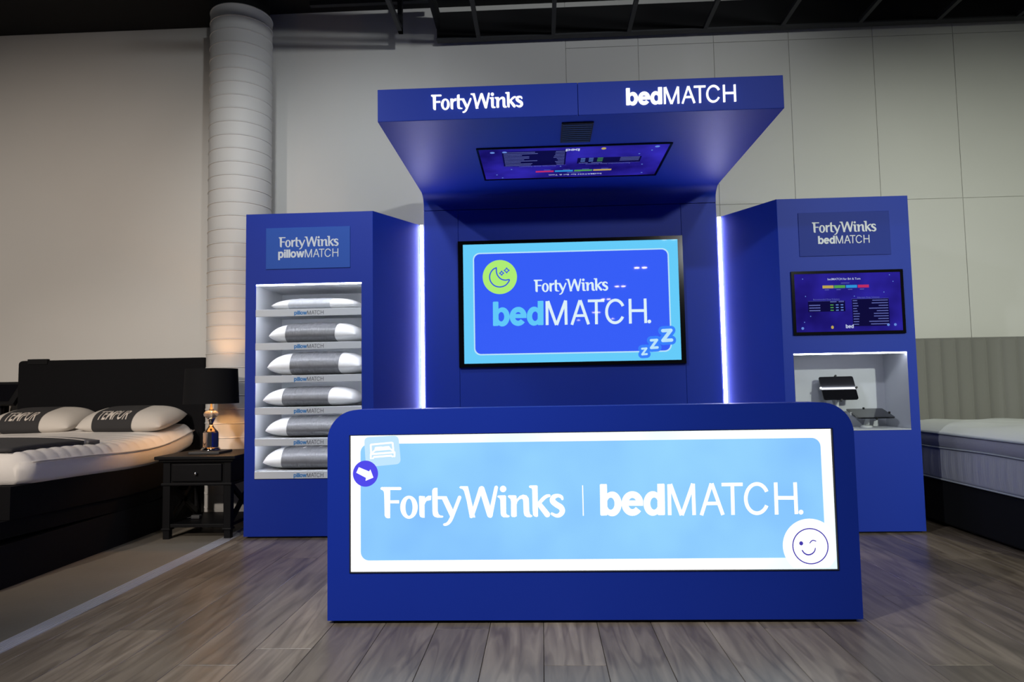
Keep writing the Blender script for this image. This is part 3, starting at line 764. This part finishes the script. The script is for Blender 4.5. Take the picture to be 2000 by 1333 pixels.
obj('housing', bx(-.35, .778, 3.9, 4.49, 2.342, 2.3446), 'tv_black', cs)
report_screen(cs, frame((.770, 4.476, 2.340), -X, Y), 1.115, .573)

# ------------------------------------------------------------------ tablets in the niche
def tablet(label, corners, stand):
    TL, TR, BR, BL = [Vector(c) for c in corners]
    c = (TL+TR+BR+BL)/4; u = (TR-TL+BR-BL).normalized(); v = (TL-BL+TR-BR); v = (v-u*v.dot(u)).normalized()
    w = ((TR-TL).length+(BR-BL).length)/2; h_ = ((TL-BL).length+(TR-BR).length)/2
    t = thing('tablet', label, 'tablet', stand)
    F = (c, u, v, u.cross(v))
    obj('case', plate(rrect(-w/2, w/2, -h_/2, h_/2, .012), [], F, .008), 'tablet_black', t)
    bm = BM(); gpoly(bm, F, rrect(-w/2+.009, w/2-.009, -h_/2+.009, h_/2-.009, .004), .0006); obj('glass', bm, 'tablet_black', t)
    for a, b in ((0, h_/2+.004), (0, -h_/2-.004), (w/2+.004, 0), (-w/2-.004, 0)):
        p = at(F, a, b, -.012); q = at(F, a, b, .006)
        obj('clamp', tube(BM(), [p, q], .007, 8), 'plastic_black' if a >= 0 else 'chrome', t)
        obj('clamp_arm', tube(BM(), [at(F, 0, 0, -.014), p], .004, 6), 'plastic_black', t)
    mid = at(F, 0, 0, -.016); s_ = Vector(stand)
    obj('stand_post', tube(BM(), [mid, mid*.5+(s_+Vector((0, 0, .05)))*.5, s_+Vector((0, 0, .012))], [.009, .011, .018], 12), 'plastic_white', t, smooth=True)
    obj('stand_base', lathe(BM(), [(.034, s_.z), (.036, s_.z+.006), (.03, s_.z+.012), (.012, s_.z+.016)], s_.x, s_.y, 24), 'plastic_white', t)
tablet('black tablet tilted upright on the left of the lit niche', [(1.840, 4.646, .980), (2.064, 4.646, .982), (2.072, 4.575, .830), (1.848, 4.575, .828)], (1.955, 4.66, .6452))
tablet('black tablet lying almost flat on the right of the lit niche', [(2.030, 4.66, .765), (2.262, 4.66, .765), (2.246, 4.49, .715), (2.005, 4.49, .714)], (2.12, 4.60, .6452))

# ================================================================== LEFT BED
MX0, MX1, MY0, MY1 = -4.07, -2.665, 3.41, 5.16
def bed_z(y):
    """height of the mattress underside along the bed, the head end raised"""
    k_ = [(3.3, .500), (3.56, .490), (3.9, .482), (4.3, .466), (4.6, .466), (4.8, .488), (5.0, .530), (5.2, .575)]
    for (a, b), (c, d) in zip(k_, k_[1:]):
        if y <= c:
            t = max(0, (y-a)/(c-a)); t = t*t*(3-2*t) if False else t
            return b+(d-b)*t
    return k_[-1][1]
def bed_zs(y): return sum(bed_z(y+d) for d in (-.12, -.06, 0, .06, .12))/5
TH = .150
def mat_top(x, y):
    e = min((x-MX0), (MX1-x)); e2 = min(y-MY0, MY1-y)
    cr = .045*(1-math.exp(-max(0, e)/.16))*(1-math.exp(-max(0, e2)/.12))
    return bed_zs(y)+TH+cr
bed = thing('upholstered_bed', 'black upholstered bed base with a tall black headboard', 'bed', (-3.36, 4.3, 0))
bm = bx(-4.11, -2.60, 5.175, 5.262, .05, 1.222, bev=.03, seg=4)
obj('headboard', bm, 'black_fabric', bed, smooth=True).data.set_sharp_from_angle(angle=.9)
obj('headboard_tag', bx(-4.02, -3.86, 5.168, 5.2, 1.19, 1.232, bev=.003), 'black_shade', bed)
for nm, zo, zh_, ins, ext in (('base_upper', 0, .165, .0, .07), ('base_lower', .168, .085, .012, .16)):
    bm = BM(); rows = []
    for i in range(25):
        y = MY0-ext+(MY1-MY0+ext)*i/24; zt = bed_zs(y)-.003-zo; zb = zt-zh_
        rows.append([bm.verts.new((x_, y, z_)) for x_, z_ in ((MX0+ins, zb), (MX0+ins, zt), (MX1-ins, zt), (MX1-ins, zb))])
    for a, b in zip(rows, rows[1:]):
        for j in range(4): bm.faces.new((a[j], a[(j+1) % 4], b[(j+1) % 4], b[j]))
    bm.faces.new(rows[0]); bm.faces.new(rows[-1][::-1]); bmesh.ops.recalc_face_normals(bm, faces=bm.faces)
    obj(nm, bm, 'black_fabric', bed)
obj('plinth', bx(MX0+.05, MX1-.005, MY0-.28, MY1-.02, 0, .21), 'base_black', bed)  # black block runs past the foot to stand in for floor shadow
# mattress: cross sections along the bed
def mattress_bm():
    bm = BM(); rows = []; N = 150; K = 40
    for i in range(N+1):
        t = i/N
        y = MY0+(MY1-MY0)*(.5-.5*math.cos(PI*t) if False else t)
        e2 = min(y-MY0, MY1-y)
        inset = .045*max(0, 1-e2/.09)**2
        x0, x1 = MX0+inset, MX1-inset; zb = bed_zs(y)
        rip = .007*abs(math.sin(PI*(y-MY0)/.095))**.6
        ring = []
        for j in range(K+1):
            x_ = x0+(x1-x0)*(.5-.5*math.cos(PI*j/K))
            e = min(x_-x0, x1-x_); 
            rnd_ = .05*(1-min(1, e/.06))**2
            ring.append((x_, y, mat_top(x_, y)-rnd_*.8+rip*(1 if e < .22 else max(.25, 1-(e-.22)*6))-.03*max(0, 1-e2/.06)**2))
        side = [(x1+.012, zb+TH*.72), (x1+.020, zb+TH*.45), (x1+.014, zb+TH*.15), (x1, zb)]
        ring += [(a, y, b) for a, b in side]
        ring += [(x0, y, zb), (x0-.014, y, zb+TH*.15), (x0-.020, y, zb+TH*.45), (x0-.012, y, zb+TH*.72)]
        rows.append([bm.verts.new(p) for p in ring])
    n = len(rows[0])
    for a, b in zip(rows, rows[1:]):
        for j in range(n): bm.faces.new((a[j], a[(j+1) % n], b[(j+1) % n], b[j]))
    bm.faces.new(rows[0]); bm.faces.new(rows[-1][::-1])
    bmesh.ops.recalc_face_normals(bm, faces=bm.faces)
    return bm
mt = thing('mattress', 'white mattress with a ribbed edge on the black bed', 'mattress', (-3.36, 4.3, .47))
obj('cover', mattress_bm(), 'mattress_white', mt, smooth=True)
obj('care_label', bx(MX1+.004, MX1+.024, 5.08, 5.083, .60, .63), 'mattress_white', mt)
bm = tube(BM(), [(MX1+.018, MY0+.05+(MY1-MY0-.1)*i/30, bed_zs(MY0+.05+(MY1-MY0-.1)*i/30)+TH*.74) for i in range(31)], .005, 6)
obj('edge_piping', bm, 'mattress_side', mt, smooth=True)
# runner laid over the foot end
run = thing('bed_runner', 'dark grey runner with a pale piped border across the foot of the bed', 'bed runner', (-3.4, 3.8, .64))
def drape(x0, x1, y0, y1, off, th, nx=40, ny=24):
    bm = BM(); T, B = [], []
    for i in range(nx+1):
        x_ = x0+(x1-x0)*i/nx; a, b = [], []
        for j in range(ny+1):
            y = y0+(y1-y0)*j/ny; z_ = mat_top(min(max(x_, MX0), MX1), y)+off
            e = min(x_-MX0, MX1-x_); z_ -= .035*(1-min(1, max(0, e)/.05))**2
            b.append(bm.verts.new((x_, y, z_))); a.append(bm.verts.new((x_, y, z_+th)))
        T.append(a); B.append(b)
    for i in range(nx):
        for j in range(ny):
            bm.faces.new((T[i][j], T[i+1][j], T[i+1][j+1], T[i][j+1])); bm.faces.new((B[i][j+1], B[i+1][j+1], B[i+1][j], B[i][j]))
    for i in range(nx):
        bm.faces.new((B[i][0], B[i+1][0], T[i+1][0], T[i][0])); bm.faces.new((T[i][ny], T[i+1][ny], B[i+1][ny], B[i][ny]))
    for j in range(ny):
        bm.faces.new((T[0][j], T[0][j+1], B[0][j+1], B[0][j])); bm.faces.new((B[nx][j], B[nx][j+1], T[nx][j+1], T[nx][j]))
    bmesh.ops.recalc_face_normals(bm, faces=bm.faces)
    return bm
obj('runner_cloth', drape(MX0+.01, -2.745, MY0+.02, 4.00, .010, .018), 'runner_dark', run, smooth=True)
obj('runner_piping', drape(MX0+.01, -2.745, 4.0, 4.018, .010, .022, 40, 2), 'runner_piping', run)
obj('runner_border', drape(MX0+.01, -2.735, 4.018, 4.13, .010, .018, 40, 6), 'runner_grey', run, smooth=True)
def bed_pillow(label, cx, text, yaw=0):
    a, b, h = .325, .20, .155
    f = pfun(a, b, h*.62, h*.38, 3.4, .55, .05)
    cy = 4.93; pitch = .20
    o = (cx, cy, mat_top(cx, cy)+h*.36-.006)
    t = thing('bed_pillow', label, 'pillow', (cx, cy, mat_top(cx, cy)), 'pillows on the black bed')
    obj('cushion', pillow_bm(f, o, pitch=pitch, rot=yaw), 'bed_pillow', t, smooth=True)
    sl = obj('sleeve', pillow_bm(f, o, -.60, .34, off=.0022, pitch=pitch, rot=yaw), 'bed_sleeve', t, smooth=True)
    if text:
        vv, ff, w_ = text_mesh(text, 1, shear=.25, offset=.008)
        R = Matrix.Rotation(pitch, 3, 'X')@Matrix.Rotation(yaw, 3, 'Z'); bm = BM()
        V = [bm.verts.new((x_/w_, y_, 0)) for x_, y_ in vv]
        for q in ff:
            try: bm.faces.new([V[i] for i in q])
            except ValueError: pass
        for _ in range(2): bmesh.ops.subdivide_edges(bm, edges=[e for e in bm.edges if e.calc_length() > .05], cuts=1)
        bmesh.ops.triangulate(bm, faces=bm.faces)
        for v_ in bm.verts:
            u, v = -.52+.72*v_.co.x, -.88+.62*v_.co.y; e = 1e-3
            n_ = (f(u+e, v, 1)-f(u-e, v, 1)).cross(f(u, v+e, 1)-f(u, v-e, 1)).normalized()
            v_.co = Vector(o)+R@(f(u, v, 1)+n_*.0045)
        obj('lettering', bm, 'text_cream', sl)
bed_pillow('cream pillow with a black lettered sleeve nearest the nightstand', -3.015, 'TEMPUR')
bed_pillow('cream pillow with a black lettered sleeve at the far left of the bed', -3.70, 'TEMPUR', .03)

# ------------------------------------------------------------------ nightstand and lamp
ns = thing('nightstand', 'black wooden nightstand with one drawer and crossed side braces', 'nightstand', (-2.265, 4.6, 0))
NX0, NX1, NY0, NY1 = -2.487, -2.032, 4.40, 4.86
bm = bx(NX0-.04, NX1+.04, NY0-.035, NY1+.02, .515, .537, bev=.004); box(bm, NX0-.02, NX1+.02, NY0-.018, NY1+.01, .497, .515, bev=.006)
obj('top', bm, 'black_wood', ns)
bm = bx(NX0+.005, NX1-.005, NY0+.012, NY1-.005, .36, .497); box(bm, NX0-.008, NX1+.008, NY0-.008, NY1+.005, .345, .362, bev=.004)
obj('body', bm, 'black_wood', ns)
dr = obj('drawer', bx(NX0+.062, NX1-.062, NY0-.004, NY0+.012, .372, .484, bev=.004), 'black_wood', ns)
bm = BM(); bmesh.ops.create_uvsphere(bm, u_segments=16, v_segments=10, radius=.011); bmesh.ops.translate(bm, verts=bm.verts, vec=(-2.258, NY0-.022, .425))
tube(bm, [(-2.258, NY0-.018, .425), (-2.258, NY0, .425)], .006, 10)
obj('knob', bm, 'chrome', dr, smooth=True, label='small chrome knob')
for lx in (NX0, NX1-.05):
    for ly in (NY0, NY1-.05):
        bm = bx(lx, lx+.05, ly, ly+.05, .062, .497, bev=.005); box(bm, lx+.004, lx+.046, ly+.004, ly+.046, 0, .062, bev=.003); box(bm, lx-.005, lx+.055, ly-.005, ly+.055, .058, .072, bev=.004)
        obj('leg', bm, 'black_wood', ns)
obj('lower_shelf', bx(NX0+.01, NX1-.01, NY0+.01, NY1-.01, .074, .096, bev=.003), 'black_wood', ns)
for lx in (NX0+.025, NX1-.025):
    for za, zb in ((.10, .345), (.345, .10)):
        y0, y1 = NY0+.05, NY1-.05
        d = Vector((0, y1-y0, zb-za)).normalized(); n_ = Vector((0, -d.z, d.y))*.016
        obj('cross_brace', prism(BM(), [(y0-n_.y, za-n_.z), (y1-n_.y, zb-n_.z), (y1+n_.y, zb+n_.z), (y0+n_.y, za+n_.z)], lx-.011, lx+.011, 'x'), 'black_wood', ns)
ad = thing('power_adapter', 'small grey power adapter on the lower shelf of the nightstand', 'adapter', (-2.36, 4.60, .096))
obj('adapter_body', bx(-2.39, -2.33, 4.58, 4.62, .0965, .121, bev=.006, seg=3), 'coaster_grey', ad)
obj('adapter_cord', tube(BM(), smooth_path([(-2.39, 4.60, .108), (-2.42, 4.59, .102), (-2.44, 4.62, .1), (-2.45, 4.68, .1)]), .003, 6), 'plastic_black', ad)
LX, LY = -2.266, 4.60
cst = obj('lamp_coaster', bx(LX-.105, LX+.105, LY-.10, LY+.10, .5375, .553, bev=.003), 'coaster_grey'); tag(cst, 'dark grey square slab under the table lamp', 'coaster')
lamp = thing('table_lamp', 'chrome and crystal table lamp with a wide black shade on the nightstand', 'lamp', (LX, LY, .5535))
obj('base', lathe(BM(), [(.064, .5535), (.064, .560), (.056, .570), (.050, .578)], LX, LY, 40), 'mirror_chrome', lamp, smooth=True)
obj('drum', lathe(BM(), [(.050, .578), (.050, .676), (.047, .678)], LX, LY, 40), 'mirror_chrome', lamp, smooth=True).data.set_sharp_from_angle(angle=.6)
obj('bell', lathe(BM(), [(.047, .678), (.043, .684), (.028, .700), (.017, .716), (.013, .730)], LX, LY, 32), 'mirror_chrome', lamp, smooth=True)
obj('funnel', lathe(BM(), [(.013, .730), (.015, .742), (.024, .762), (.030, .776)], LX, LY, 32), 'chrome', lamp, smooth=True)
obj('crystal_ball', lathe(BM(), [(.030, .776), (.044, .786), (.050, .798), (.047, .810), (.034, .820), (.020, .825)], LX, LY, 32), 'crystal', lamp, smooth=True)
obj('neck', lathe(BM(), [(.020, .825), (.012, .836), (.008, .846), (.007, .872), (.006, .93)], LX, LY, 24), 'mirror_chrome', lamp, smooth=True)
bm = BM()
ro = [(.178, .872), (.168, 1.110)]
lathe(bm, [(.178, .872), (.168, 1.110), (.1655, 1.110), (.1755, .872), (.178, .872)], LX, LY, 64, cap=False)
obj('shade', bm, 'black_shade', lamp, smooth=True).data.set_sharp_from_angle(angle=.6)
obj('shade_lining', lathe(BM(), [(.1745, .874), (.1650, 1.108)], LX, LY, 64, cap=False), 'shade_lining', lamp, smooth=True)
bm = BM()
for t_ in range(3):
    a_ = t_*2*PI/3+.4; tube(bm, [(LX, LY, .925), (LX+.172*math.cos(a_), LY+.172*math.sin(a_), .925)], .002, 6)
obj('shade_ring', bm, 'chrome', lamp)
bm = BM(); bmesh.ops.create_uvsphere(bm, u_segments=20, v_segments=12, radius=.026); bmesh.ops.translate(bm, verts=bm.verts, vec=(LX, LY, .985))
obj('light_bulb', bm, 'bulb', lamp, smooth=True)
# kiosk left of the bed
ki = thing('tablet_kiosk', 'black tilted tablet kiosk on a post left of the bed headboard', 'kiosk', (-4.32, 5.28, 0))
bm = prism(BM(), [(5.16, .885), (5.30, 1.06), (5.33, 1.05), (5.19, .87)], -4.60, -4.12, 'x'); obj('tablet_case', bm, 'plastic_black', ki)
F = (Vector((-4.36, 5.229, .9735)), X, Vector((0, .14, .175)).normalized(), X.cross(Vector((0, .14, .175)).normalized()))
bm = BM(); gpoly(bm, F, rrect(-.19, .19, -.085, .085, .006), .001); obj('tablet_glass', bm, 'tablet_black', ki)
obj('post', lathe(BM(), [(.03, .03), (.03, .95)], -4.26, 5.28, 24), 'mirror_chrome', ki, smooth=True)
obj('post_sleeve', bx(-4.36, -4.29, 5.25, 5.31, .03, .95), 'plastic_black', ki)
obj('foot', bx(-4.5, -4.16, 5.17, 5.40, 0, .03, bev=.006), 'plastic_black', ki)

# ================================================================== RIGHT BED
rb = thing('upholstered_bed', 'black bed base with a tall grey channelled headboard at the right edge', 'bed', (3.3, 4.6, 0))
obj('headboard_back', bx(2.45, 4.15, 5.30, 5.39, .1, 1.258, bev=.01), 'headboard_grey', rb)
nch = 15; cw = 1.70/nch
def channel(x0, x1):
    bm = BM(); rows = []
    for i in range(9):
        t = i/8; x_ = x0+(x1-x0)*t; b_ = math.sqrt(max(0, 1-(2*t-1)**2))
        rows.append([bm.verts.new((x_, 5.302-.022*b_, .3)), bm.verts.new((x_, 5.302-.022*b_, 1.234)), bm.verts.new((x_, 5.302-.012*b_, 1.256)), bm.verts.new((x_, 5.34, 1.266))])
    for a, b in zip(rows, rows[1:]):
        for j in range(3): bm.faces.new((a[j], b[j], b[j+1], a[j+1]))
    bmesh.ops.recalc_face_normals(bm, faces=bm.faces)
    return bm
for i in range(nch): obj('headboard_channel', channel(2.45+i*cw, 2.45+(i+1)*cw), 'headboard_grey', rb, smooth=True)
obj('base', bx(2.575, 4.10, 3.30, 5.275, .02, .298, bev=.012), 'base_black', rb)
for x_ in (2.64, 4.0):
    for y_ in (3.4, 4.35, 5.2): obj('foot', bx(x_-.03, x_+.03, y_-.03, y_+.03, 0, .02), 'plastic_black', rb)
rm = thing('mattress', 'pillow-top mattress with a grey ribbed border on the right bed', 'mattress', (3.3, 4.4, .3))
def soft_slab(x0, x1, y0, y1, z0, z1, bul, crown, r=.05, rib=0):
    bm = BM(); rows = []; N = 260 if rib else 60
    per = []
    K = 10
    # perimeter as a rounded rectangle, stacked in rings with a bulge
    base = []
    rr = .10
    pts = rrect(x0, x1, y0, y1, rr, 8)
    dense = []
    for i in range(len(pts)):
        a, b = Vector(pts[i]), Vector(pts[(i+1) % len(pts)])
        n_ = max(1, int((b-a).length/.02))
        for j in range(n_): dense.append(tuple(a+(b-a)*j/n_))
    c = Vector(((x0+x1)/2, (y0+y1)/2)); nD = len(dense)
    nor = []
    for i in range(nD):
        d = Vector(dense[(i+1) % nD])-Vector(dense[i-1]); nor.append(Vector((d.y, -d.x)).normalized())
    H_ = z1-z0
    for k_ in range(K+1):
        t = k_/K; b_ = bul*math.sin(PI*t)
        ring = []; s_acc = 0
        for i in range(nD):
            if i: s_acc += (Vector(dense[i])-Vector(dense[i-1])).length
            w_ = rib*(math.sin(2*PI*s_acc/.075)+.5*math.sin(2*PI*s_acc/.19+1))*math.sin(PI*t) if rib else 0
            p = Vector(dense[i])+nor[i]*(b_+w_); ring.append(bm.verts.new((p.x, p.y, z0+H_*t)))
        rows.append(ring)
    prev = rows[-1]
    if crown:
        for k_ in range(1, 9):
            s = 1-k_/9; ring = []
            for i in range(nD):
                p = Vector(dense[i]); q = c+(p-c)*s
                d_ = (p-q).length; zc = crown*(1-math.exp(-d_/.10))
                zc += .006*math.sin(q.x*14)*math.sin(q.y*14)*min(1, d_/.2)
                ring.append(bm.verts.new((q.x, q.y, z1+zc)))
            rows.append(ring)
    for a, b in zip(rows, rows[1:]):
        for i in range(nD): bm.faces.new((a[i], a[(i+1) % nD], b[(i+1) % nD], b[i]))
    bm.faces.new(rows[-1]); bm.faces.new(rows[0][::-1])
    bmesh.ops.recalc_face_normals(bm, faces=bm.faces)
    return bm, dense, nor
MXa, MXb, MYa, MYb = 2.57, 4.09, 3.25, 5.27
bm, dn, nr = soft_slab(MXa, MXb, MYa, MYb, .305, .512, .006, 0, rib=.004); obj('border', bm, 'mattress_border', rm, smooth=True)
bm, _, _ = soft_slab(MXa, MXb, MYa, MYb, .513, .598, .012, 0); obj('pillow_top_side', bm, 'mattress_band', rm, smooth=True)
bm, _, _ = soft_slab(MXa, MXb, MYa, MYb, .598, .612, .004, .055); obj('quilted_top', bm, 'top_quilt', rm, smooth=True)
for z_ in (.307, .513, .600):
    bm = tube(BM(), [(p[0]+n_.x*.008, p[1]+n_.y*.008, z_+(.004*math.sin(p[1]*5) if z_ == .513 else 0)) for p, n_ in zip(dn[::2], nr[::2])], .0055, 6)
    obj('piping', bm, 'piping_pale', rm, smooth=True)
ws = thing('wall_shelf', 'thin black wall ledge just behind the right tower', 'shelf', (2.7, 5.42, 1.27))
obj('ledge_board', bx(2.45, 2.815, 5.395, WALL-.001, 1.270, 1.280), 'plastic_black', ws)
obj('ledge_bracket', bx(2.5, 2.52, 5.40, WALL-.001, 1.235, 1.270), 'plastic_black', ws)
